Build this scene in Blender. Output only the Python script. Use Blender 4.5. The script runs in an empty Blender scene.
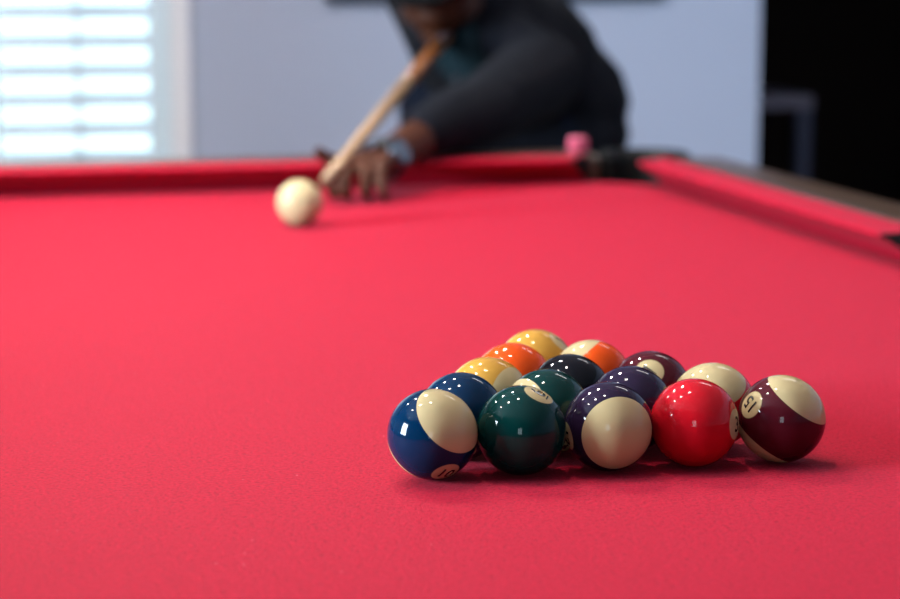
import bpy, bmesh, math, random
from mathutils import Vector, Matrix, Euler

random.seed(7)
C = bpy.context.scene.collection
SC = bpy.context.scene
R = math.radians
T = 0.80            # height of the table cloth above the floor

# ------------------------------------------------------------------ camera
cd = bpy.data.cameras.new('camera')
cam = bpy.data.objects.new('camera', cd)
C.objects.link(cam)
cd.sensor_width = 36
cd.lens = 85
cd.clip_start = 0.05
cd.clip_end = 60
cam.location = (0, 0, T + 0.3229)
cam.rotation_euler = (R(90 - 9.11), 0, R(-13))
cd.dof.use_dof = True
cd.dof.focus_distance = 1.345
cd.dof.aperture_fstop = 5.6
SC.camera = cam

# ------------------------------------------------------------------ view, world, daylight
SC.view_settings.view_transform = 'Standard'
SC.view_settings.look = 'None'
SC.view_settings.exposure = 0.0
SC.view_settings.gamma = 1.0
SC.cycles.use_denoising = True
SC.cycles.max_bounces = 10
SC.cycles.sample_clamp_indirect = 8

w = bpy.data.worlds.new('world')
SC.world = w
w.use_nodes = True
bg = w.node_tree.nodes['Background']
bg.inputs['Color'].default_value = (0.78, 0.93, 1.0, 1)
bg.inputs['Strength'].default_value = 2.4


def day(name, loc, rot, sx, sy, power, col=(0.78, 0.89, 1.0)):
    l = bpy.data.lights.new(name, 'AREA')
    l.shape = 'RECTANGLE'
    l.size, l.size_y = sx, sy
    l.energy = power
    l.color = col
    o = bpy.data.objects.new(name, l)
    C.objects.link(o)
    o.location = loc
    o.rotation_euler = rot
    return o


# daylight standing just outside the two windows behind and beside the camera
day('daylight_left_window', (-2.80, 1.40, 1.52), (0, R(-90), 0), 1.3, 0.9, 470)
day('daylight_front_window', (-0.95, -2.72, 1.55), (R(90), 0, 0), 0.8, 1.2, 22)

LAMP, LAMP_NEAR = 960.0, 330.0         # brightness of the recessed ceiling lamps
PANEL = 13.0

# ------------------------------------------------------------------ materials
MATS = {}


def mat(name, col, rough=0.5, metal=0.0, spec=0.5, bump=None, vary=None, emit=None, sheen=0.0, coat=0.0):
    m = bpy.data.materials.new(name)
    m.use_nodes = True
    nt = m.node_tree
    b = nt.nodes['Principled BSDF']
    b.inputs['Base Color'].default_value = (*col, 1)
    b.inputs['Roughness'].default_value = rough
    b.inputs['Metallic'].default_value = metal
    b.inputs['Specular IOR Level'].default_value = spec
    b.inputs['Sheen Weight'].default_value = sheen
    b.inputs['Coat Weight'].default_value = coat
    if emit:
        b.inputs['Emission Color'].default_value = (*emit[0], 1)
        b.inputs['Emission Strength'].default_value = emit[1]
    tc = nt.nodes.new('ShaderNodeTexCoord')
    if vary:                                    # (scale, other colour, stretch)
        n = nt.nodes.new('ShaderNodeTexNoise')
        mp = nt.nodes.new('ShaderNodeMapping')
        mp.inputs['Scale'].default_value = vary[2] if len(vary) > 2 else (1, 1, 1)
        nt.links.new(tc.outputs['Object'], mp.inputs['Vector'])
        nt.links.new(mp.outputs['Vector'], n.inputs['Vector'])
        n.inputs['Scale'].default_value = vary[0]
        n.inputs['Detail'].default_value = 4
        mx = nt.nodes.new('ShaderNodeMix')
        mx.data_type = 'RGBA'
        mx.inputs['A'].default_value = (*col, 1)
        mx.inputs['B'].default_value = (*vary[1], 1)
        nt.links.new(n.outputs['Fac'], mx.inputs['Factor'])
        nt.links.new(mx.outputs['Result'], b.inputs['Base Color'])
    if bump:                                    # (scale, strength, distance)
        n2 = nt.nodes.new('ShaderNodeTexNoise')
        n2.inputs['Scale'].default_value = bump[0]
        n2.inputs['Detail'].default_value = 3
        nt.links.new(tc.outputs['Object'], n2.inputs['Vector'])
        bp = nt.nodes.new('ShaderNodeBump')
        bp.inputs['Strength'].default_value = bump[1]
        bp.inputs['Distance'].default_value = bump[2]
        nt.links.new(n2.outputs['Fac'], bp.inputs['Height'])
        nt.links.new(bp.outputs['Normal'], b.inputs['Normal'])
    MATS[name] = m
    return m


def cloth_mat():
    m = mat('red_cloth', (0.28, 0.008, 0.020), rough=0.72, spec=0.07, sheen=0.10)
    nt = m.node_tree
    b = nt.nodes['Principled BSDF']
    b.inputs['Sheen Roughness'].default_value = 0.30
    b.inputs['Sheen Tint'].default_value = (1.0, 0.27, 0.38, 1)
    tc = nt.nodes.new('ShaderNodeTexCoord')
    # fine wool grain
    n = nt.nodes.new('ShaderNodeTexNoise')
    n.inputs['Scale'].default_value = 430
    n.inputs['Detail'].default_value = 3
    n.inputs['Roughness'].default_value = 0.65
    n.inputs['Distortion'].default_value = 0.6
    nt.links.new(tc.outputs['Object'], n.inputs['Vector'])
    r = nt.nodes.new('ShaderNodeValToRGB')
    r.color_ramp.elements[0].position = 0.3
    r.color_ramp.elements[0].color = (0.185, 0.0010, 0.0090, 1)
    r.color_ramp.elements[1].position = 0.7
    r.color_ramp.elements[1].color = (0.445, 0.0045, 0.0255, 1)
    nt.links.new(n.outputs['Fac'], r.inputs['Fac'])
    # pale lint flecks
    v = nt.nodes.new('ShaderNodeTexVoronoi')
    v.inputs['Scale'].default_value = 80
    v.inputs['Randomness'].default_value = 1.0
    mp = nt.nodes.new('ShaderNodeMapping')
    mp.inputs['Rotation'].default_value = (0, 0, 0.6)
    mp.inputs['Scale'].default_value = (1.0, 0.45, 1.0)
    nt.links.new(tc.outputs['Object'], mp.inputs['Vector'])
    nt.links.new(mp.outputs['Vector'], v.inputs['Vector'])
    lt = nt.nodes.new('ShaderNodeMath')
    lt.operation = 'LESS_THAN'
    lt.inputs[1].default_value = 0.045
    nt.links.new(v.outputs['Distance'], lt.inputs[0])
    sp = nt.nodes.new('ShaderNodeSeparateColor')
    nt.links.new(v.outputs['Color'], sp.inputs['Color'])
    g = nt.nodes.new('ShaderNodeMath')
    g.operation = 'GREATER_THAN'
    g.inputs[1].default_value = 0.72
    nt.links.new(sp.outputs['Red'], g.inputs[0])
    ml = nt.nodes.new('ShaderNodeMath')
    ml.operation = 'MULTIPLY'
    nt.links.new(lt.outputs[0], ml.inputs[0])
    nt.links.new(g.outputs[0], ml.inputs[1])
    ml2 = nt.nodes.new('ShaderNodeMath')
    ml2.operation = 'MULTIPLY'
    ml2.inputs[1].default_value = 0.2
    nt.links.new(ml.outputs[0], ml2.inputs[0])
    mx = nt.nodes.new('ShaderNodeMix')
    mx.data_type = 'RGBA'
    nt.links.new(ml2.outputs[0], mx.inputs['Factor'])
    nt.links.new(r.outputs['Color'], mx.inputs['A'])
    mx.inputs['B'].default_value = (0.85, 0.55, 0.55, 1)
    nt.links.new(mx.outputs['Result'], b.inputs['Base Color'])
    bp = nt.nodes.new('ShaderNodeBump')
    bp.inputs['Strength'].default_value = 0.8
    bp.inputs['Distance'].default_value = 0.0010
    nt.links.new(n.outputs['Fac'], bp.inputs['Height'])
    nt.links.new(bp.outputs['Normal'], b.inputs['Normal'])
    return m


CREAM = (0.37, 0.28, 0.145)


def ball_mat(name, col, stripe, disc_deg=18.5):
    """Resin ball: colour, cream caps on striped balls, cream number discs at +X and -X."""
    m = mat(name, col, rough=0.045, spec=0.2)
    nt = m.node_tree
    b = nt.nodes['Principled BSDF']
    tc = nt.nodes.new('ShaderNodeTexCoord')
    nm = nt.nodes.new('ShaderNodeVectorMath')
    nm.operation = 'NORMALIZE'
    nt.links.new(tc.outputs['Object'], nm.inputs[0])
    s = nt.nodes.new('ShaderNodeSeparateXYZ')
    nt.links.new(nm.outputs[0], s.inputs[0])

    def gt(axis, thr):
        a = nt.nodes.new('ShaderNodeMath')
        a.operation = 'ABSOLUTE'
        nt.links.new(s.outputs[axis], a.inputs[0])
        g = nt.nodes.new('ShaderNodeMapRange')
        g.inputs['From Min'].default_value = thr - 0.004
        g.inputs['From Max'].default_value = thr + 0.004
        nt.links.new(a.outputs[0], g.inputs['Value'])
        return g.outputs[0]
    f = gt('X', math.cos(R(disc_deg)))
    if stripe:
        f2 = gt('Z', math.cos(R(55)))
        mxm = nt.nodes.new('ShaderNodeMath')
        mxm.operation = 'MAXIMUM'
        nt.links.new(f, mxm.inputs[0])
        nt.links.new(f2, mxm.inputs[1])
        f = mxm.outputs[0]
    mx = nt.nodes.new('ShaderNodeMix')
    mx.data_type = 'RGBA'
    mx.inputs['A'].default_value = (*col, 1)
    mx.inputs['B'].default_value = (*CREAM, 1)
    nt.links.new(f, mx.inputs['Factor'])
    nt.links.new(mx.outputs['Result'], b.inputs['Base Color'])
    # faint scuffs in the polish
    n = nt.nodes.new('ShaderNodeTexNoise')
    n.inputs['Scale'].default_value = 90
    nt.links.new(tc.outputs['Object'], n.inputs['Vector'])
    mr = nt.nodes.new('ShaderNodeMapRange')
    mr.inputs['From Min'].default_value = 0.3
    mr.inputs['From Max'].default_value = 0.8
    mr.inputs['To Min'].default_value = 0.03
    mr.inputs['To Max'].default_value = 0.075
    nt.links.new(n.outputs['Fac'], mr.inputs['Value'])
    nt.links.new(mr.outputs[0], b.inputs['Roughness'])
    return m


cloth_mat()
mat('wall_paint', (0.365, 0.41, 0.54), rough=0.85, spec=0.2, bump=(120, 0.1, 0.001))
mat('ceiling_paint', (0.62, 0.62, 0.63), rough=0.9, spec=0.2)
mat('white_trim', (0.70, 0.72, 0.79), rough=0.45)
mat('shutter_paint', (0.60, 0.74, 0.84), rough=0.45)
mat('floor_wood', (0.16, 0.09, 0.05), rough=0.45, vary=(6, (0.24, 0.14, 0.08), (1, 9, 1)))
mat('shade_black_wall', (0.010, 0.008, 0.009), rough=0.9, spec=0.1, vary=(2, (0.016, 0.009, 0.008)))  # near-black colour stands in for the shade of the far room
mat('rail_wood', (0.035, 0.018, 0.011), rough=0.35, coat=0.15, vary=(5, (0.06, 0.034, 0.02), (14, 1, 1)))
mat('cabinet_wood', (0.06, 0.032, 0.02), rough=0.4, vary=(5, (0.11, 0.06, 0.035), (1, 1, 9)))
mat('pocket_leather', (0.005, 0.0045, 0.0045), rough=0.5, spec=0.2, bump=(300, 0.3, 0.001))
mat('pocket_net', (0.008, 0.008, 0.008), rough=0.9)
mat('number_ink', (0.008, 0.007, 0.008), rough=0.2)
mat('sweater_knit', (0.0032, 0.0036, 0.0065), rough=0.9, spec=0.08, sheen=0.01, bump=(260, 0.6, 0.002), vary=(40, (0.005, 0.0058, 0.0095)))
mat('teal_shirt', (0.004, 0.013, 0.018), rough=0.8, spec=0.1)
mat('denim', (0.002, 0.004, 0.010), rough=0.9, spec=0.1, bump=(400, 0.5, 0.001), vary=(20, (0.004, 0.006, 0.014)))
mat('skin', (0.038, 0.0095, 0.0034), rough=0.6, spec=0.2, vary=(30, (0.054, 0.014, 0.005)))
mat('lip_skin', (0.20, 0.06, 0.045), rough=0.4)
mat('hair_black', (0.003, 0.0025, 0.0025), rough=0.7, spec=0.15, bump=(200, 0.6, 0.002))
mat('cap_fabric', (0.0025, 0.0025, 0.003), rough=0.9, spec=0.05, bump=(500, 0.4, 0.001))
mat('eye_white', (0.75, 0.73, 0.70), rough=0.15)
mat('shoe_leather', (0.02, 0.018, 0.018), rough=0.4)
mat('watch_strap', (0.012, 0.014, 0.018), rough=0.5)
mat('watch_metal', (0.10, 0.12, 0.15), rough=0.25, metal=1.0)
mat('watch_dial', (0.06, 0.08, 0.11), rough=0.12, coat=0.6)
mat('snap_metal', (0.10, 0.10, 0.12), rough=0.2, metal=1.0)
mat('maple', (0.37, 0.23, 0.13), rough=0.3, coat=0.3, vary=(8, (0.42, 0.27, 0.155), (1, 1, 12)))
mat('cue_orange_brown', (0.14, 0.045, 0.009), rough=0.28, coat=0.4, vary=(8, (0.17, 0.058, 0.013), (1, 1, 12)))
mat('tip_leather', (0.20, 0.11, 0.06), rough=0.8)
mat('butt_black', (0.015, 0.013, 0.013), rough=0.3)
mat('ivory', (0.40, 0.29, 0.19), rough=0.3)
mat('chalk_red', (0.62, 0.16, 0.24), rough=0.95, spec=0.1, bump=(300, 0.5, 0.001))
mat('chalk_paper', (0.45, 0.06, 0.12), rough=0.7)
mat('picture_frame', (0.012, 0.018, 0.030), rough=0.4)
mat('picture_panel', (0.03, 0.07, 0.12), rough=0.25, vary=(3, (0.02, 0.04, 0.07)))
mat('desk_grey', (0.12, 0.11, 0.15), rough=0.5)
mat('desk_leg_blue', (0.02, 0.026, 0.058), rough=0.5)
mat('lamp_trim', (0.8, 0.8, 0.8), rough=0.4)
mat('lamp_lens', (0.9, 0.9, 0.9), rough=0.5, emit=((1.0, 0.93, 0.84), LAMP))
mat('lamp_lens_near', (0.9, 0.9, 0.9), rough=0.5, emit=((1.0, 0.93, 0.84), LAMP_NEAR))
mat('panel_lens', (0.9, 0.9, 0.9), rough=0.5, emit=((1.0, 0.97, 0.95), PANEL))
g = bpy.data.materials.new('window_glass')
g.use_nodes = True
nt = g.node_tree
nt.nodes.remove(nt.nodes['Principled BSDF'])
tr = nt.nodes.new('ShaderNodeBsdfTransparent')
tr.inputs['Color'].default_value = (0.93, 0.97, 0.97, 1)
gl = nt.nodes.new('ShaderNodeBsdfGlossy')
gl.inputs['Roughness'].default_value = 0.02
fr = nt.nodes.new('ShaderNodeFresnel')
fr.inputs['IOR'].default_value = 1.45
ms = nt.nodes.new('ShaderNodeMixShader')
nt.links.new(fr.outputs[0], ms.inputs[0])
nt.links.new(tr.outputs[0], ms.inputs[1])
nt.links.new(gl.outputs[0], ms.inputs[2])
nt.links.new(ms.outputs[0], nt.nodes['Material Output'].inputs['Surface'])
MATS['window_glass'] = g


# ------------------------------------------------------------------ mesh helpers
def obj(name, bm, m, parent=None, smooth=False, bevel=0.0, angle=40):
    me = bpy.data.meshes.new(name)
    bmesh.ops.recalc_face_normals(bm, faces=bm.faces[:])
    if smooth:
        for f in bm.faces:
            f.smooth = True
    bm.to_mesh(me)
    bm.free()
    me.materials.append(MATS[m] if isinstance(m, str) else m)
    o = bpy.data.objects.new(name, me)
    C.objects.link(o)
    if parent:
        o.parent = parent
    if bevel:
        b = o.modifiers.new('bevel', 'BEVEL')
        b.width = bevel
        b.segments = 3
        b.limit_method = 'ANGLE'
        b.angle_limit = R(angle)
    return o


def tag(o, label, cat, group=None):
    o['label'] = label
    o['category'] = cat
    if group:
        o['group'] = group
    return o


def structure(o):
    o['kind'] = 'structure'
    return o


def empty(name, loc=(0, 0, 0), rz=0.0):
    o = bpy.data.objects.new(name, None)
    o.empty_display_size = 0.05
    C.objects.link(o)
    o.location = loc
    o.rotation_euler = (0, 0, rz)
    return o


def box(bm, x0, x1, y0, y1, z0, z1):
    vs = [bm.verts.new(p) for p in ((x0, y0, z0), (x1, y0, z0), (x1, y1, z0), (x0, y1, z0),
                                    (x0, y0, z1), (x1, y0, z1), (x1, y1, z1), (x0, y1, z1))]
    for q in ((0, 3, 2, 1), (4, 5, 6, 7), (0, 1, 5, 4), (1, 2, 6, 5), (2, 3, 7, 6), (3, 0, 4, 7)):
        bm.faces.new([vs[i] for i in q])
    return vs


def prism(bm, pts, z0, z1):
    a = [bm.verts.new((x, y, z0)) for x, y in pts]
    b = [bm.verts.new((x, y, z1)) for x, y in pts]
    bm.faces.new(a[::-1])
    bm.faces.new(b)
    n = len(pts)
    for i in range(n):
        bm.faces.new((a[i], a[(i + 1) % n], b[(i + 1) % n], b[i]))


def frame_of(d):
    d = d.normalized()
    a = Vector((0, 0, 1)) if abs(d.z) < 0.9 else Vector((1, 0, 0))
    u = d.cross(a).normalized()
    return u, d.cross(u).normalized()


def tube(bm, path, seg=16, cap=True):
    """path: list of (Vector, radius)"""
    rings = []
    for i, (p, r) in enumerate(path):
        a = path[max(i - 1, 0)][0]
        b = path[min(i + 1, len(path) - 1)][0]
        d = (Vector(b) - Vector(a))
        if d.length < 1e-9:
            d = Vector(path[-1][0]) - Vector(path[0][0])
        u, v = frame_of(d)
        rings.append([bm.verts.new(Vector(p) + r * (math.cos(t) * u + math.sin(t) * v))
                      for t in [2 * math.pi * k / seg for k in range(seg)]])
    for a, b in zip(rings, rings[1:]):
        for k in range(seg):
            bm.faces.new((a[k], a[(k + 1) % seg], b[(k + 1) % seg], b[k]))
    if cap:
        bm.faces.new(rings[0][::-1])
        bm.faces.new(rings[-1])


def lathe(bm, prof, seg=48, axis_pt=(0, 0)):
    rings = []
    for r, z in prof:
        rings.append([bm.verts.new((axis_pt[0] + r * math.cos(2 * math.pi * k / seg),
                                    axis_pt[1] + r * math.sin(2 * math.pi * k / seg), z)) for k in range(seg)])
    for a, b in zip(rings, rings[1:]):
        for k in range(seg):
            bm.faces.new((a[k], a[(k + 1) % seg], b[(k + 1) % seg], b[k]))
    bm.faces.new(rings[0][::-1])
    bm.faces.new(rings[-1])


def ellipsoid(bm, c, s, rot=None, sub=3):
    M = Matrix.Translation(Vector(c)) @ (rot.to_matrix().to_4x4() if rot else Matrix()) @ Matrix.Diagonal((*s, 1))
    bmesh.ops.create_icosphere(bm, subdivisions=sub, radius=1.0, matrix=M)


def sweep(bm, pts, step=0.3, sub=2):
    """overlapping spheres along a chain of (point, radius); merged later by the remesh"""
    for (p, r), (q, s) in zip(pts, pts[1:]):
        p, q = Vector(p), Vector(q)
        n = max(2, int((q - p).length / (step * min(r, s))))
        for i in range(n + 1):
            t = i / n
            ellipsoid(bm, p.lerp(q, t), [r + (s - r) * t] * 3, sub=sub)


def fused(name, bm, m, parent, voxel, smooth_it=6):
    """one continuous skin over everything in bm"""
    me = bpy.data.meshes.new(name + '_src')
    bm.to_mesh(me)
    bm.free()
    o = bpy.data.objects.new(name + '_src', me)
    C.objects.link(o)
    rm = o.modifiers.new('r', 'REMESH')
    rm.mode = 'VOXEL'
    rm.voxel_size = voxel
    sm = o.modifiers.new('s', 'SMOOTH')
    sm.iterations = smooth_it
    sm.factor = 0.5
    dg = bpy.context.evaluated_depsgraph_get()
    dg.update()
    out = bpy.data.meshes.new_from_object(o.evaluated_get(dg), depsgraph=dg)
    out.name = name
    bpy.data.objects.remove(o)
    bpy.data.meshes.remove(me)
    for p in out.polygons:
        p.use_smooth = True
    out.materials.clear()
    out.materials.append(MATS[m])
    r = bpy.data.objects.new(name, out)
    C.objects.link(r)
    if parent:
        r.parent = parent
    return r


# ------------------------------------------------------------------ the room
X0, X1, Y0, Y1, H = -2.60, 3.05, -2.50, 4.90, 2.49
TH = 0.14
bm = bmesh.new(); box(bm, X0 - TH, X1 + 0.6, Y0 - TH, 8.0, -0.1, 0.0)
structure(obj('floor', bm, 'floor_wood'))
bm = bmesh.new(); box(bm, X0 - TH, X1 + 0.6, Y0 - TH, 8.0, H, H + 0.1)
structure(obj('ceiling', bm, 'ceiling_paint'))

# back wall with the shuttered window and the wide opening at its right
WX0, WX1, WZ0, WZ1 = -0.66, 0.475, 0.60, 2.10
OPEN0 = 1.905
bm = bmesh.new()
box(bm, X0 - TH, WX0, Y1, Y1 + TH, 0, H)
box(bm, WX0, WX1, Y1, Y1 + TH, 0, WZ0)
box(bm, WX0, WX1, Y1, Y1 + TH, WZ1, H)
box(bm, WX1, OPEN0, Y1, Y1 + TH, 0, H)
structure(obj('wall_back', bm, 'wall_paint'))
# left wall with a window
bm = bmesh.new()
box(bm, X0 - TH, X0, Y0, 0.95, 0, H)
box(bm, X0 - TH, X0, 0.95, 1.85, 0, 0.87)
box(bm, X0 - TH, X0, 0.95, 1.85, 2.17, H)
box(bm, X0 - TH, X0, 1.85, Y1, 0, H)
structure(obj('wall_left', bm, 'wall_paint'))
# front wall (behind the photographer) with a window
bm = bmesh.new()
box(bm, X0 - TH, -1.35, Y0 - TH, Y0, 0, H)
box(bm, -1.35, -0.55, Y0 - TH, Y0, 0, 0.95)
box(bm, -1.35, -0.55, Y0 - TH, Y0, 2.15, H)
box(bm, -0.55, X1 + TH, Y0 - TH, Y0, 0, H)
structure(obj('wall_front', bm, 'wall_paint'))
bm = bmesh.new(); box(bm, X1, X1 + TH, Y0, Y1, 0, H)
structure(obj('wall_right', bm, 'wall_paint'))
# the room beyond the opening, its shade put into near-black walls and ceiling
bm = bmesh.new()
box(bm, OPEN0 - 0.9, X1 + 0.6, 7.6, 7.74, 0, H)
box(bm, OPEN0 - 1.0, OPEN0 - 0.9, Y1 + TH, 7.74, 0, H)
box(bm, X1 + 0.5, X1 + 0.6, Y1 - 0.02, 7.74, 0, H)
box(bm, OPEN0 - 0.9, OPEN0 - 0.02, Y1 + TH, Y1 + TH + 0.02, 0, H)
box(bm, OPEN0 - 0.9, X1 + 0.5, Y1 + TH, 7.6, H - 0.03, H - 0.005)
structure(obj('wall_far', bm, 'shade_black_wall'))

# skirting along the back wall
bm = bmesh.new(); box(bm, X0, OPEN0, Y1 - 0.016, Y1 - 0.001, 0.0, 0.11)
structure(obj('baseboard_back', bm, 'white_trim', bevel=0.004))


def window(name, fx, w_, z0, z1, casing=0.07, lip=0.016):
    """fx(u, v, z) maps along-wall / into-room coordinates to the room; u from 0 to w_"""
    def pbox(b, u0, u1, v0, v1, za, zb):
        ps = [fx(u, v, z) for z in (za, zb) for (u, v) in ((u0, v0), (u1, v0), (u1, v1), (u0, v1))]
        vs = [b.verts.new(p) for p in ps]
        for q in ((0, 3, 2, 1), (4, 5, 6, 7), (0, 1, 5, 4), (1, 2, 6, 5), (2, 3, 7, 6), (3, 0, 4, 7)):
            b.faces.new([vs[i] for i in q])
    root = structure(empty(name, fx(w_ / 2, 0, z0)))
    inv = Matrix.Translation(-Vector(root.location))

    def fin(n, b, m, bv=0.0):
        b.transform(inv)
        return obj(n, b, m, root, bevel=bv)
    b = bmesh.new()
    pbox(b, -casing, 0, 0.001, lip, z0 - casing, z1 + casing)
    pbox(b, w_, w_ + casing, 0.001, lip, z0 - casing, z1 + casing)
    pbox(b, 0, w_, 0.001, lip, z1, z1 + casing)
    pbox(b, 0, w_, 0.001, lip + 0.02, z0 - casing, z0)
    fin('window_casing', b, 'white_trim', 0.004)
    b = bmesh.new()
    for u in (0.0, w_ / 2 - 0.02, w_ - 0.04):
        pbox(b, u, u + 0.04, -0.11, -0.08, z0, z1)
    pbox(b, 0.04, w_ - 0.04, -0.11, -0.08, z0, z0 + 0.04)
    pbox(b, 0.04, w_ - 0.04, -0.11, -0.08, z1 - 0.04, z1)
    fin('window_frame', b, 'white_trim')
    b = bmesh.new()
    pbox(b, 0.03, w_ - 0.03, -0.098, -0.092, z0 + 0.03, z1 - 0.03)
    fin('window_glass', b, 'window_glass')
    return root


window('window_1', lambda u, v, z: (WX0 + u, Y1 - v, z), WX1 - WX0, WZ0, WZ1, casing=0.045)
window('window_2', lambda u, v, z: (X0 + v, 0.95 + u, z), 0.90, 0.87, 2.17)
window('window_3', lambda u, v, z: (-1.35 + u, Y0 + v, z), 0.80, 0.95, 2.15)

# plantation shutters in the back window: three panels side by side
SP = 0.0665
for k, (xa, xb, lab) in enumerate(((0.075, 0.475, 'white louvred shutter panel at the right of the window, nearest the wall'),
                                   (-0.295, 0.070, 'white louvred shutter panel in the middle of the window'),
                                   (-0.660, -0.300, 'white louvred shutter panel at the far left of the window'))):
    st = 0.042 if k == 0 else 0.03
    sh = tag(empty('window_shutter', ((xa + xb) / 2, Y1 + 0.015, WZ0)), lab, 'shutter', 'window shutter panels')
    hw = (xb - xa) / 2
    b = bmesh.new()
    box(b, -hw, -hw + (0.018 if k == 0 else 0.03), -0.015, 0.015, 0, WZ1 - WZ0)
    box(b, hw - st, hw, -0.015, 0.015, 0, WZ1 - WZ0)
    box(b, -hw + 0.018, hw - st, -0.015, 0.015, 0, 0.046)
    box(b, -hw + 0.018, hw - st, -0.015, 0.015, WZ1 - WZ0 - 0.07, WZ1 - WZ0)
    obj('shutter_frame', b, 'shutter_paint', sh, bevel=0.003)
    b = bmesh.new()
    z = 0.094 - 0.022
    while z < WZ1 - WZ0 - 0.09:
        # an elliptical slat tilted open
        c, s = math.cos(R(33)), math.sin(R(33))
        ring = []
        for xx in (-hw + 0.02, hw - st - 0.002):
            ring.append([b.verts.new((xx, c * 0.030 * math.cos(t) - s * 0.0055 * math.sin(t),
                                      z + s * 0.030 * math.cos(t) + c * 0.0055 * math.sin(t)))
                         for t in [2 * math.pi * q / 16 for q in range(16)]])
        for q in range(16):
            b.faces.new((ring[0][q], ring[0][(q + 1) % 16], ring[1][(q + 1) % 16], ring[1][q]))
        b.faces.new(ring[0]); b.faces.new(ring[1][::-1])
        z += SP
    obj('louvres', b, 'shutter_paint', sh)
    b = bmesh.new(); box(b, -0.006 - 0.012, 0.006 - 0.012, -0.046, -0.036, 0.08, WZ1 - WZ0 - 0.1)
    obj('tilt_rod', b, 'shutter_paint', sh, bevel=0.002)

# ------------------------------------------------------------------ ceiling lamps
lamp_labels = ('recessed round ceiling lamp above the table, near right of the six',
               'recessed round ceiling lamp above the table, near middle of the six',
               'recessed round ceiling lamp above the table, near left of the six',
               'recessed round ceiling lamp above the table, far right of the six',
               'recessed round ceiling lamp above the table, far middle of the six',
               'recessed round ceiling lamp above the table, far left of the six')
for (x, y), lab in zip(((0.25, 1.58), (-0.34, 1.64), (-1.02, 1.76), (0.27, 2.74), (-0.28, 2.98), (-0.96, 3.25)), lamp_labels):
    t = tag(empty('ceiling_lamp', (x, y, H)), lab, 'ceiling lamp', 'recessed ceiling lamps')
    b = bmesh.new()
    lathe(b, [(0.055, -0.001), (0.085, -0.001), (0.085, -0.008), (0.060, -0.014), (0.055, -0.010)], 40)
    b.faces.ensure_lookup_table()
    bmesh.ops.delete(b, geom=[f for f in b.faces if len(f.verts) > 4], context='FACES_ONLY')
    obj('trim_ring', b, 'lamp_trim', t, smooth=True)
    b = bmesh.new()
    lathe(b, [(0.055, -0.003), (0.054, -0.007), (0.045, -0.010)], 40)
    obj('lens', b, 'lamp_lens' if y > 2.2 else 'lamp_lens_near', t, smooth=True)
t = tag(empty('ceiling_light_panel', (1.72, 3.12, H)), 'long flush ceiling light over the right side of the room', 'ceiling lamp')
b = bmesh.new(); box(b, -0.40, 0.40, -0.10, 0.10, -0.04, -0.001)
obj('housing', b, 'lamp_trim', t, bevel=0.01)
b = bmesh.new(); box(b, -0.37, 0.37, -0.075, 0.075, -0.052, -0.041)
obj('diffuser', b, 'panel_lens', t, bevel=0.004)

# ------------------------------------------------------------------ pool table
NX0, NX1, NY0, NY1 = -0.14, 0.940, 0.86, 2.935      # lines of the cushion noses
CW = 0.055                                          # cushion depth
RW = 0.085                                          # rail width
SIDE = 1.996                                        # side pockets
table = tag(empty('pool_table', ((NX0 + NX1) / 2, (NY0 + NY1) / 2, 0)),
            'pool table with red cloth, red cushions and dark wooden rails', 'pool table')
TO = Vector((-(NX0 + NX1) / 2, -(NY0 + NY1) / 2, 0))


def tpart(name, b, m, **k):
    b.transform(Matrix.Translation(TO))
    return obj(name, b, m, table, **k)


# bed of slate under cloth, with the corners and the side notches cut away for the pockets
e = 0.045
c_ = 0.085
pts = []
bx0, bx1, by0, by1 = NX0 - e, NX1 + e, NY0 - e, NY1 + e
pts = [(bx0 + c_, by0), (bx1 - c_, by0), (bx1, by0 + c_),
       (bx1, SIDE - 0.06), (bx1 - 0.03, SIDE - 0.045), (bx1 - 0.03, SIDE + 0.045), (bx1, SIDE + 0.06),
       (bx1, by1 - c_), (bx1 - c_, by1), (bx0 + c_, by1), (bx0, by1 - c_),
       (bx0, SIDE + 0.06), (bx0 + 0.03, SIDE + 0.045), (bx0 + 0.03, SIDE - 0.045), (bx0, SIDE - 0.06), (bx0, by0 + c_)]
b = bmesh.new(); prism(b, pts, T - 0.03, T)
tpart('playing_cloth', b, 'red_cloth')

PROF = [(0.046, 0.0005), (0.040, 0.010), (0.0060, 0.0315), (0.0010, 0.0328), (0.0, 0.0350), (0.0015, 0.0370),
        (0.006, 0.0376), (0.030, 0.0384), (0.055, 0.0388), (0.055, 0.0005)]


def cushion(p0, p1, out, k0, k1):
    """nose from p0 to p1; out = outward unit vector; ends run on by k*o along the rail"""
    p0, p1, out = Vector((*p0, 0)), Vector((*p1, 0)), Vector((*out, 0))
    d = (p1 - p0).normalized()
    b = bmesh.new()
    rings = []
    for p, s, k in ((p0, -1, k0), (p1, 1, k1)):
        rings.append([b.verts.new(p + out * o + d * s * k * o + Vector((0, 0, T + z))) for o, z in PROF])
    n = len(PROF)
    for i in range(n):
        b.faces.new((rings[0][i], rings[0][(i + 1) % n], rings[1][(i + 1) % n], rings[1][i]))
    b.faces.new(rings[0]); b.faces.new(rings[1][::-1])
    o = tpart('cushion', b, 'red_cloth', bevel=0.0008, angle=30)
    # black facings on the two ends
    for p, s, k in ((p0, -1, k0), (p1, 1, k1)):
        b = bmesh.new()
        e0 = [b.verts.new(p + out * o_ + d * s * (k * o_ + 0.0002) + Vector((0, 0, T + z))) for o_, z in PROF]
        e1 = [b.verts.new(v.co + d * s * 0.004) for v in e0]
        for i in range(n):
            b.faces.new((e0[i], e0[(i + 1) % n], e1[(i + 1) % n], e1[i]))
        b.faces.new(e0); b.faces.new(e1[::-1])
        b.transform(Matrix.Translation(TO))
        obj('facing', b, 'pocket_leather', o)


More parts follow.
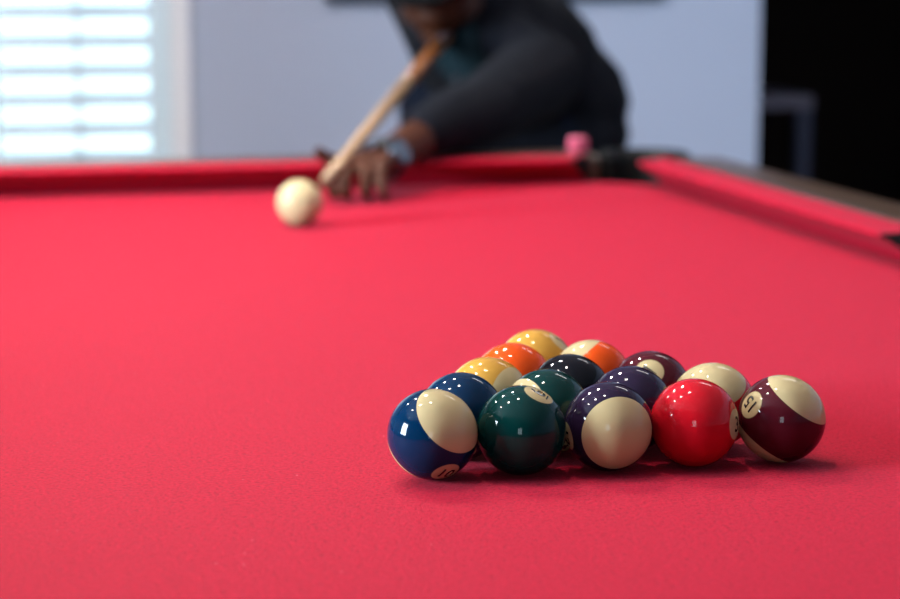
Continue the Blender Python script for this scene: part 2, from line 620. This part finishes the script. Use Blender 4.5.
CK = 0.085
SN = 0.066
cushion((NX0 + CK, NY1), (NX1 - CK, NY1), (0, 1), 0.75, 0.75)
cushion((NX0 + CK, NY0), (NX1 - CK, NY0), (0, -1), 0.75, 0.75)
for x, s in ((NX1, 1), (NX0, -1)):
    cushion((x, SIDE + SN), (x, NY1 - 0.055), (s, 0), 0.22, 0.75)
    cushion((x, NY0 + CK), (x, SIDE - SN), (s, 0), 0.75, 0.22)

# wooden rails, stopping short of the pockets
RT = T + 0.0396
for (x0, x1, y0, y1) in ((NX0 + 0.02, NX1 - 0.02, NY1 + CW, NY1 + CW + RW), (NX0 + 0.02, NX1 - 0.02, NY0 - CW - RW, NY0 - CW)):
    b = bmesh.new(); box(b, x0, x1, y0, y1, T - 0.06, RT)
    tpart('rail', b, 'rail_wood', bevel=0.012)
for xa, xb in ((NX1 + CW, NX1 + CW + RW), (NX0 - CW - RW, NX0 - CW)):
    b = bmesh.new(); box(b, xa, xb, SIDE + 0.055, NY1 - 0.02, T - 0.06, RT)
    tpart('rail', b, 'rail_wood', bevel=0.012)
    b = bmesh.new(); box(b, xa, xb, NY0 + 0.02, SIDE - 0.055, T - 0.06, RT)
    tpart('rail', b, 'rail_wood', bevel=0.012)


def pocket(cx, cy, ang, r_in, half, arm):
    """C-shaped leather casting round a dark cup; ang points away from the playing field"""
    b = bmesh.new()
    n = 22
    ro = r_in + 0.020
    top = [], []
    prof = [(r_in, -0.05), (r_in, 0.030), (r_in + 0.005, 0.041), (ro - 0.006, 0.044), (ro, 0.038), (ro, -0.07)]
    rings = []
    for k in range(n + 1):
        t = ang - half + 2 * half * k / n
        rings.append([b.verts.new((cx + r * math.cos(t), cy + r * math.sin(t), T + z)) for r, z in prof])
    m_ = len(prof)
    for a, c in zip(rings, rings[1:]):
        for i in range(m_):
            b.faces.new((a[i], a[(i + 1) % m_], c[(i + 1) % m_], c[i]))
    b.faces.new(rings[0]); b.faces.new(rings[-1][::-1])
    o = tpart('pocket', b, 'pocket_leather', smooth=False, bevel=0.003)
    b = bmesh.new()
    lathe(b, [(0.030, T - 0.19), (r_in + 0.001, T - 0.15), (r_in + 0.001, T - 0.035), (r_in - 0.002, T - 0.035), (r_in - 0.004, T - 0.148), (0.028, T - 0.186)],
          32, (cx + 0.0, cy))
    b.transform(Matrix.Translation(TO))
    obj('pocket_cup', b, 'pocket_net', o, smooth=True)


for x, y, a in ((NX1 + 0.035, NY1 + 0.035, 45), (NX0 - 0.035, NY1 + 0.035, 135), (NX0 - 0.035, NY0 - 0.035, 225), (NX1 + 0.035, NY0 - 0.035, 315)):
    pocket(x, y, R(a), 0.052, R(92), 0)
pocket(NX1 + 0.072, SIDE, 0, 0.052, R(96), 0)
pocket(NX0 - 0.072, SIDE, math.pi, 0.052, R(96), 0)

# cabinet and legs
b = bmesh.new()
fx0, fx1, fy0, fy1 = NX0 - CW - 0.07, NX1 + CW + 0.07, NY0 - CW - 0.07, NY1 + CW + 0.07
lo = 0.06
rings = []
for (d, z) in ((0, T - 0.06), (0.015, T - 0.09), (0.055, T - 0.30), (0.055, T - 0.32)):
    rings.append([b.verts.new(p) for p in ((fx0 + d, fy0 + d, z), (fx1 - d, fy0 + d, z), (fx1 - d, fy1 - d, z), (fx0 + d, fy1 - d, z))])
for p, q in zip(rings, rings[1:]):
    for i in range(4):
        b.faces.new((p[i], p[(i + 1) % 4], q[(i + 1) % 4], q[i]))
b.faces.new(rings[-1])
tpart('cabinet', b, 'cabinet_wood')
for lx in (fx0 + 0.16, fx1 - 0.16):
    for ly in (fy0 + 0.2, fy1 - 0.2):
        b = bmesh.new()
        lathe(b, [(0.05, 0), (0.06, 0.01), (0.06, 0.04), (0.042, 0.07), (0.05, 0.16), (0.068, 0.30), (0.055, 0.38), (0.075, 0.40), (0.075, T - 0.321)], 24, (lx, ly))
        tpart('table_leg', b, 'cabinet_wood', smooth=True)

# ------------------------------------------------------------------ balls
BR = 0.02855
ball_me = bmesh.new()
bmesh.ops.create_uvsphere(ball_me, u_segments=72, v_segments=40, radius=BR)


def glyphs(text):
    cu = bpy.data.curves.new('glyph', 'FONT')
    cu.body = text
    cu.size = 0.0140 if len(text) == 1 else 0.0122
    cu.align_x = 'CENTER'
    cu.offset = 0.00020
    cu.resolution_u = 4
    o = bpy.data.objects.new('glyph', cu)
    C.objects.link(o)
    dg = bpy.context.evaluated_depsgraph_get()
    dg.update()
    me = bpy.data.meshes.new_from_object(o.evaluated_get(dg), depsgraph=dg)
    bpy.data.objects.remove(o)
    b = bmesh.new()
    b.from_mesh(me)
    bpy.data.meshes.remove(me)
    if text in ('6', '9'):                       # the bar under a 6 or a 9
        y = -0.0022
        v = [b.verts.new(p) for p in ((-0.0032, y, 0), (0.0032, y, 0), (0.0032, y + 0.0009, 0), (-0.0032, y + 0.0009, 0))]
        b.faces.new(v)
    ys = [v.co.y for v in b.verts]
    mid = (min(ys) + max(ys)) / 2
    for it in range(4):
        bmesh.ops.triangulate(b, faces=b.faces[:])
        long_ = [ed for ed in b.edges if ed.calc_length() > 0.0012]
        if not long_:
            break
        bmesh.ops.subdivide_edges(b, edges=long_, cuts=1)
    return b, mid


def make_ball(name, text, m, loc, rot, label):
    me = bpy.data.meshes.new(name)
    for f in ball_me.faces:
        f.smooth = True
    ball_me.to_mesh(me)
    me.materials.append(m)
    o = bpy.data.objects.new(name, me)
    C.objects.link(o)
    o.location = (loc[0], loc[1], T + BR)
    o.rotation_euler = rot
    tag(o, label, 'ball', 'racked pool balls')
    if not text:
        return o
    for sgn in (1, -1):
        b, mid = glyphs(text)
        for v in b.verts:
            y, z = v.co.x * sgn, v.co.y - mid
            v.co = Vector((sgn * math.sqrt(max(1e-8, BR * BR - y * y - z * z)), y, z)).normalized() * (BR + 0.00006)
        me = bpy.data.meshes.new('number')
        b.to_mesh(me)
        b.free()
        me.materials.append(MATS['number_ink'])
        g_ = bpy.data.objects.new('number', me)
        C.objects.link(g_)
        g_.parent = o
    return o


COL = {'yellow': (0.38, 0.185, 0.028), 'blue': (0.0003, 0.013, 0.040), 'red': (0.38, 0.004, 0.010), 'purple': (0.014, 0.007, 0.022),
       'orange': (0.52, 0.050, 0.003), 'green': (0.0005, 0.020, 0.018), 'maroon': (0.050, 0.004, 0.008), 'black': (0.002, 0.002, 0.004)}
BM = {}
for k, c in COL.items():
    BM[k, 0] = ball_mat(k + '_solid_ball', c, False, 20)
    if k != 'black':
        BM[k, 1] = ball_mat(k + '_striped_ball', c, True, 18.5)
RACK = [
    ('10', 'blue', 1, (0.2822, 1.2712), (-0.296, 0.837, -1.34), 'blue striped ball at the near left corner of the rack, large cream cap showing'),
    ('6', 'green', 0, (0.3393, 1.2695), (0.29, -1.108, -0.721), 'plain green ball in the near row beside the blue striped ball'),
    ('12', 'purple', 1, (0.3964, 1.2679), (-1.611, 0.173, -3.121), 'purple striped ball in the middle of the near row, cream cap facing the viewer'),
    ('3', 'red', 0, (0.4535, 1.2662), (-0.204, -0.06, -0.672), 'plain bright red ball in the near row beside the maroon striped ball'),
    ('15', 'maroon', 1, (0.5123, 1.2645), (2.669, -0.451, -2.853), 'maroon striped ball numbered 15 at the near right corner of the rack'),
    ('2', 'blue', 0, (0.3122, 1.3198), (-0.367, 0.714, -1.803), 'plain dark blue ball just behind the blue striped corner ball'),
    ('14', 'green', 1, (0.3693, 1.3182), (1.51, 0.846, -1.228), 'green striped ball just behind the plain green ball, sliver of cream showing'),
    ('4', 'purple', 0, (0.4264, 1.3165), (-0.367, 0.718, -1.884), 'plain purple ball just behind the purple striped ball'),
    ('11', 'red', 1, (0.4835, 1.3148), (0.088, 0.509, -1.948), 'red striped ball just behind the plain red ball, mostly cream on top'),
    ('9', 'yellow', 1, (0.3422, 1.3685), (-1.575, 0.813, -2.41), 'yellow striped ball behind the plain blue ball, cream cap to the right'),
    ('8', 'black', 0, (0.3993, 1.3668), (-0.367, 0.723, -1.855), 'glossy black ball at the centre of the rack'),
    ('7', 'maroon', 0, (0.4564, 1.3652), (1.323, -0.737, -1.92), 'plain maroon ball with cream number disc behind the plain purple ball'),
    ('5', 'orange', 0, (0.3722, 1.4171), (-0.367, 0.729, -1.828), 'plain orange ball behind the yellow striped ball'),
    ('13', 'orange', 1, (0.4293, 1.4155), (0.705, 0.296, -2.409), 'orange striped ball behind the black ball, cream cap to the left'),
    ('1', 'yellow', 0, (0.4022, 1.4658), (-2.583, -0.838, -0.505), 'plain yellow ball at the far tip of the rack'),
]
for n, c, s, loc, rot, lab in RACK:
    make_ball('striped_ball' if s else 'solid_ball', n, BM[c, s], loc, rot, lab)
cue_m = mat('cue_ball_resin', (0.42, 0.335, 0.19), rough=0.06, spec=0.22)
cb = make_ball('cue_ball', None, cue_m, (0.4015, 2.555), (0, 0, 0), 'plain cream cue ball alone on the cloth near the far cushion')
del cb['group']
ball_me.free()

# ------------------------------------------------------------------ chalk cube on the far rail
b = bmesh.new(); box(b, -0.011, 0.011, -0.011, 0.011, 0, 0.019)
ch = tag(empty('chalk_cube', (0.893, 3.025, RT), 0.3), 'pinkish red cube of cue chalk on the far rail near the corner pocket', 'chalk')
obj('paper_wrap', b, 'chalk_paper', ch, bevel=0.001)
b = bmesh.new()
lathe(b, [(0.0108, 0.0192), (0.0106, 0.0225), (0.008, 0.0218), (0.003, 0.0205)], 4)
b.transform(Matrix.Rotation(R(45), 4, 'Z') @ Matrix.Diagonal((1.3, 1.3, 1, 1)))
obj('chalk_face', b, 'chalk_red', ch, bevel=0.0006)

# ------------------------------------------------------------------ cue stick
tip = Vector((0.463, 2.739, T + 0.0345))
cdir = (Vector((0.745, 3.325, T + 0.183)) - tip).normalized()


def cue_pt(s):
    return tip + cdir * s


cue = tag(empty('cue_stick', tip), 'wooden cue stick held by the player, aimed at the cue ball', 'cue stick')


def cue_part(name, prof, m):
    b = bmesh.new()
    tube(b, [(cdir * s, r) for s, r in prof], 24)
    return obj(name, b, m, cue, smooth=True)


cue_part('cue_tip', [(0.0, 0.0045), (0.002, 0.0060), (0.006, 0.0062)], 'tip_leather')
cue_part('ferrule', [(0.006, 0.0063), (0.030, 0.0064)], 'ivory')
cue_part('shaft', [(0.030, 0.0066), (0.12, 0.0074), (0.25, 0.0088), (0.47, 0.0108)], 'maple')
cue_part('cue_middle', [(0.47, 0.0109), (0.60, 0.0118), (0.98, 0.0138)], 'cue_orange_brown')  # darker orange-brown stretch behind the pale shaft
cue_part('grip', [(0.98, 0.0136), (1.20, 0.0148)], 'butt_black')
cue_part('butt', [(1.20, 0.0148), (1.42, 0.0158), (1.425, 0.0158)], 'cue_orange_brown')
cue_part('bumper', [(1.425, 0.0150), (1.440, 0.0145), (1.446, 0.011)], 'butt_black')

# ------------------------------------------------------------------ the player
P0 = Vector((1.0, 3.85, 0))
player = tag(empty('person', P0), 'person in dark sweater and jeans leaning over the far rail, aiming a cue', 'person')


def P(x, y, z):                    # millimetres, z above the cloth -> the player's own frame
    return Vector((x / 1000, y / 1000, T + z / 1000)) - P0


NECK = P(818, 3480, 238)
LSH, RSH = P(928, 3365, 135), P(790, 3640, 275)
LEL, LWR = P(765, 3112, 94), P(574, 2880, 49)
grip = cue_pt(1.10) - P0
REL = P(735, 3850, 415)
RWR = grip + (REL - grip).normalized() * 0.075
HIP = P(1032, 3850, 88)
LHP, RHP = P(1085, 3825, 50), P(905, 3885, 50)
LKN, RKN = P(1115, 3790, -370), P(885, 3890, -370)
LAN, RAN = P(1125, 3860, -725), P(880, 3965, -725)
CH = P(872, 3560, 195)
MID = P(935, 3700, 165)
HEADC = P(766, 3405, 310)
face_dir = Vector((-0.43, -0.86, -0.42)).normalized()
side = Vector((0, 0, 1)).cross(face_dir).normalized()        # towards the player's own left or right cheek
upv = face_dir.cross(side).normalized()
if upv.z < 0:
    upv = -upv
HM = Matrix((side, -face_dir, upv)).transposed()              # head frame: x side, y back, z up


def HP(x, y, z):
    return HEADC + HM @ Vector((x, y, z))


HQ = HM.to_quaternion()

b = bmesh.new()
# head
ellipsoid(b, HP(0, 0.010, 0.030), (0.076, 0.094, 0.092), HQ)
ellipsoid(b, HP(0, -0.030, -0.030), (0.060, 0.060, 0.078), HQ)
ellipsoid(b, HP(0, -0.060, -0.092), (0.026, 0.022, 0.018), HQ, 2)          # chin
for s in (-1, 1):
    ellipsoid(b, HP(s * 0.042, -0.052, -0.012), (0.024, 0.026, 0.022), HQ, 2)   # cheeks
    ellipsoid(b, HP(s * 0.078, 0.012, -0.008), (0.008, 0.020, 0.032), HQ, 2)    # ears
    ellipsoid(b, HP(s * 0.030, -0.074, 0.024), (0.022, 0.012, 0.007), HQ, 2)    # brows
    ellipsoid(b, HP(s * 0.046, -0.018, -0.066), (0.018, 0.036, 0.020), HQ, 2)   # jaw
sweep(b, [(HP(0, -0.086, 0.020), 0.008), (HP(0, -0.108, -0.018), 0.012)], sub=2)   # nose
for s in (-1, 1):
    ellipsoid(b, HP(s * 0.011, -0.098, -0.022), (0.008, 0.010, 0.007), HQ, 2)
ellipsoid(b, HP(0, -0.088, -0.048), (0.024, 0.010, 0.006), HQ, 2)              # lips
ellipsoid(b, HP(0, -0.086, -0.060), (0.021, 0.010, 0.007), HQ, 2)
# neck and trunk
sweep(b, [(HP(0, 0.02, -0.05), 0.056), (NECK, 0.060), (CH, 0.095), (MID, 0.110), (HIP, 0.120)])
sweep(b, [(LSH, 0.052), (NECK + Vector((0, 0.03, -0.03)), 0.06), (RSH, 0.052)])
# arms
sweep(b, [(LSH, 0.052), (LEL, 0.038), (P(700, 3032, 85), 0.037), (P(640, 2962, 71), 0.031), (LWR, 0.026)])
sweep(b, [(RSH, 0.052), (REL, 0.038), (REL.lerp(RWR, 0.3), 0.039), (RWR, 0.026)])
# legs
for hp, kn, an in ((LHP, LKN, LAN), (RHP, RKN, RAN)):
    sweep(b, [(HIP, 0.10), (hp, 0.088), (kn, 0.054), (kn.lerp(an, 0.3), 0.056), (an, 0.036)])
    sweep(b, [(an + Vector((0, 0.02, -0.02)), 0.034), (an + Vector((-0.02, -0.14, -0.048)), 0.024)])


def hand(b, wr, fw, th, dn, tips, thumb):
    """wr wrist, fw towards the knuckles, th towards the thumb side, dn towards the palm"""
    k = [(wr + fw * L + th * q - dn * 0.002) for L, q in ((0.088, 0.030), (0.092, 0.010), (0.088, -0.010), (0.080, -0.028))]
    for q, kk in zip((0.018, 0.006, -0.006, -0.018), k):
        sweep(b, [(wr + th * q * 0.8, 0.0175), (kk, 0.0115)], sub=2)
    for kk, ch_, r in zip(k, tips, (0.0092, 0.0095, 0.0090, 0.0080)):
        pts_ = [(kk, r + 0.0015)] + [(q, r - 0.0008 * i) for i, q in enumerate(ch_)]
        sweep(b, pts_, sub=2)
    base = wr + fw * 0.024 + th * 0.020
    sweep(b, [(base, 0.0165), (thumb[0], 0.0125), (thumb[1], 0.0100), (thumb[2], 0.0088)], sub=2)


# bridge hand, spread flat on the cloth
fw = Vector((-0.55, -0.83, -0.02)).normalized()
th = Vector((-0.83, 0.55, 0)).normalized()
dn = Vector((0, 0, -1))


def BH(f, t, z):
    q = LWR + fw * f + th * t
    return Vector((q.x, q.y, P(0, 0, z).z))


tips = [[BH(0.118, 0.032, 48), BH(0.136, 0.026, 30), BH(0.132, 0.022, 11)],
        [BH(0.122, 0.008, 40), BH(0.136, 0.004, 22), BH(0.128, 0.002, 10)],
        [BH(0.112, -0.016, 38), BH(0.124, -0.020, 20), BH(0.116, -0.022, 9)],
        [BH(0.100, -0.034, 34), BH(0.110, -0.040, 18), BH(0.104, -0.042, 8)]]
hand(b, LWR, fw, th, dn, tips, (BH(0.055, 0.044, 44), BH(0.082, 0.052, 55), BH(0.106, 0.054, 66)))
# grip hand, fingers closed round the butt
ga = cdir                                         # along the cue
gd = (grip - RWR).normalized()                    # from the wrist to the cue
gs = ga.cross(gd).normalized()
gd2 = gs.cross(ga).normalized()


def GP(a, ang, r):
    return grip + ga * a + (gd2 * math.cos(ang) + gs * math.sin(ang)) * r


tips = []
for i in range(4):
    a = -0.030 + 0.020 * i
    tips.append([GP(a, R(-60), 0.026), GP(a, R(10), 0.025), GP(a, R(85), 0.024)])
k = [GP(-0.030 + 0.020 * i, R(-125), 0.030) for i in range(4)]
for i, kk in enumerate(k):
    sweep(b, [(RWR, 0.018), (kk, 0.012)], sub=2)
    sweep(b, [(kk, 0.0105)] + [(q, 0.0092) for q in tips[i]], sub=2)
sweep(b, [(RWR, 0.017), (GP(-0.045, R(160), 0.028), 0.012), (GP(-0.050, R(100), 0.026), 0.010), (GP(-0.048, R(45), 0.025), 0.009)], sub=2)
body = fused('body', b, 'skin', player, 0.0042, 5)

# eyes
for s in (-1, 1):
    b = bmesh.new()
    ellipsoid(b, HP(s * 0.031, -0.0785, 0.012), (0.0125, 0.0105, 0.0085), HQ, 3)
    ey = obj('eye', b, 'eye_white', player, smooth=True)
    b = bmesh.new()
    ellipsoid(b, HP(s * 0.031, -0.0870, 0.012), (0.0055, 0.0026, 0.0055), HQ, 2)
    obj('iris', b, 'hair_black', ey, smooth=True)
for s in (-1, 1):
    b = bmesh.new()
    sweep(b, [(HP(s * 0.014, -0.085, 0.023), 0.0040), (HP(s * 0.046, -0.078, 0.022), 0.0033)], sub=1)
    fused('eyebrow', b, 'hair_black', player, 0.003, 2)
# short black hair under a dark cap, with a chin beard
b = bmesh.new()
ellipsoid(b, HP(0, 0.022, 0.030), (0.082, 0.094, 0.094), HQ)
ellipsoid(b, HP(0, 0.052, -0.025), (0.066, 0.056, 0.060), HQ)
fused('hair', b, 'hair_black', player, 0.006, 3)
b = bmesh.new()
ellipsoid(b, HP(0, 0.006, 0.060), (0.088, 0.104, 0.080), HQ)
cap_o = fused('cap', b, 'cap_fabric', player, 0.005, 4)
b = bmesh.new()
rows = []
for j in range(7):
    r_ = j / 6
    row = []
    for i in range(25):
        t = R(-78 + 156 * i / 24)
        ct, s_t = max(0.0, math.cos(t)), math.sin(t)
        row.append(b.verts.new(HP((0.082 + 0.006 * r_) * s_t, 0.008 - 0.096 * ct - 0.070 * r_ * ct ** 0.7,
                                  0.040 - 0.038 * r_ * ct - 0.014 * s_t * s_t)))
    rows.append(row)
for p, q in zip(rows, rows[1:]):
    for i in range(24):
        b.faces.new((p[i], p[i + 1], q[i + 1], q[i]))
br = obj('brim', b, 'cap_fabric', cap_o, smooth=True)
so = br.modifiers.new('thick', 'SOLIDIFY')
so.thickness = 0.004

# sweater
b = bmesh.new()
sweep(b, [(NECK + Vector((0.006, 0.02, -0.012)), 0.082), (CH, 0.128), (MID, 0.142), (HIP + Vector((0.0, 0.0, 0.035)), 0.150)])
sweep(b, [(LSH, 0.074), (NECK + Vector((0.01, 0.045, -0.045)), 0.090), (RSH, 0.072)])
sweep(b, [(HIP + Vector((-0.085, 0.02, 0.01)), 0.128), (HIP + Vector((0.075, -0.015, -0.03)), 0.124)])
sweep(b, [(HIP + Vector((-0.085, 0.02, -0.06)), 0.130), (HIP + Vector((0.075, -0.015, -0.09)), 0.124)])
sweep(b, [(LSH, 0.074), (LSH.lerp(LEL, 0.5), 0.066), (LEL, 0.056), (P(700, 3032, 88), 0.049), (P(648, 2968, 77), 0.038)])
sweep(b, [(RSH, 0.072), (REL, 0.058), (REL.lerp(RWR, 0.85), 0.042)])
# loose folds
for q in range(9):
    t = random.random()
    c0 = LSH.lerp(LEL, t)
    d = Vector((random.uniform(-1, 1), random.uniform(-1, 1), random.uniform(-0.2, 1))).normalized()
    sweep(b, [(c0 + d * 0.048, 0.018), (c0 + d * 0.048 + Vector((random.uniform(-.05, .05), random.uniform(-.05, .05), -.03)), 0.012)])
sw = fused('sweater', b, 'sweater_knit', player, 0.008, 5)
# collar of the shirt underneath, with its two metal snaps
b = bmesh.new()
sweep(b, [(P(800, 3430, 190), 0.050), (P(806, 3400, 158), 0.040), (P(822, 3385, 125), 0.034)])
sh_ = fused('shirt_front', b, 'teal_shirt', player, 0.006, 4)
for q in ((762, 3345, 200), (784, 3343, 132)):
    b = bmesh.new()
    ellipsoid(b, P(*q), (0.007, 0.004, 0.007), None, 2)
    obj('snap', b, 'snap_metal', sh_, smooth=True)
# jeans, back pocket and shoes
b = bmesh.new()
sweep(b, [(HIP + Vector((-0.05, 0.02, -0.02)), 0.128), (HIP + Vector((0.05, -0.01, -0.02)), 0.128)])
for hp, kn, an in ((LHP, LKN, LAN), (RHP, RKN, RAN)):
    sweep(b, [(HIP + Vector((0, 0, -0.02)), 0.125), (hp, 0.108), (kn, 0.078), (an + Vector((0, 0.01, 0.01)), 0.062)])
je = fused('jeans', b, 'denim', player, 0.010, 4)
for an in (LAN, RAN):
    b = bmesh.new()
    sweep(b, [(an + Vector((0, 0.03, -0.032)), 0.042), (an + Vector((-0.012, -0.08, -0.036)), 0.038), (an + Vector((-0.02, -0.155, -0.040)), 0.034)])
    fused('shoe', b, 'shoe_leather', player, 0.006, 3)
# wristwatch
wd = (LEL - LWR).normalized()
wc = LWR - wd * 0.014
u, v = frame_of(wd)
b = bmesh.new()
rings = []
for dd, rr in ((-0.011, 0.0285), (-0.010, 0.0315), (0.010, 0.0325), (0.011, 0.0295)):
    rings.append([b.verts.new(wc + wd * dd + rr * (math.cos(t) * u + math.sin(t) * v)) for t in [2 * math.pi * q / 32 for q in range(32)]])
for p, q in zip(rings + [rings[0]], rings[1:] + [rings[0]]):
    for i in range(32):
        if p is not q:
            b.faces.new((p[i], p[(i + 1) % 32], q[(i + 1) % 32], q[i])) if p is not rings[-1] or q is not rings[-1] else None
wt = obj('watch_strap', b, 'watch_strap', player, smooth=True)
wn = Vector((0.12, -0.45, 0.16))
wn = (wn - wd * wn.dot(wd)).normalized()
u2 = wd.cross(wn).normalized()
for nm, m_, r_, h0, h1 in (('watch_case', 'watch_metal', 0.0195, 0.028, 0.0385), ('watch_dial', 'watch_dial', 0.0165, 0.0386, 0.0392)):
    b = bmesh.new()
    lathe(b, [(r_ - 0.001, h0), (r_, h0 + 0.0002), (r_, h1 - 0.0003), (r_ - 0.001, h1)], 32)
    M = Matrix((wd, u2, wn)).transposed().to_4x4()
    M.translation = wc
    b.transform(M)
    obj(nm, b, m_, wt)

# ------------------------------------------------------------------ things beyond the table
pic = tag(empty('wall_picture', (1.24, Y1, T + 0.226)), 'dark blue framed panel hung on the back wall behind the player', 'picture')
b = bmesh.new()
w2, hh, fw_ = 0.405, 0.55, 0.035
box(b, -w2, w2, -0.028, -0.001, 0, fw_)
box(b, -w2, w2, -0.028, -0.001, hh - fw_, hh)
box(b, -w2, -w2 + fw_, -0.028, -0.001, fw_, hh - fw_)
box(b, w2 - fw_, w2, -0.028, -0.001, fw_, hh - fw_)
obj('frame', b, 'picture_frame', pic, bevel=0.003)
b = bmesh.new(); box(b, -w2 + fw_, w2 - fw_, -0.016, -0.002, fw_, hh - fw_)
obj('panel', b, 'picture_panel', pic)

dk = tag(empty('desk', (1.83, 5.62, 0)), 'grey desk with square blue-grey legs in the dark room beyond the wall', 'desk')
b = bmesh.new(); box(b, -0.425, 0.425, -0.225, 0.225, T - 0.078, T - 0.042)
obj('desk_top', b, 'desk_grey', dk, bevel=0.003)
for sx in (-1, 1):
    for sy in (-1, 1):
        b = bmesh.new()
        cx, cy = sx * 0.403, sy * 0.203
        box(b, cx - 0.02, cx + 0.02, cy - 0.02, cy + 0.02, 0, T - 0.079)
        obj('desk_leg', b, 'desk_leg_blue', dk, bevel=0.002)
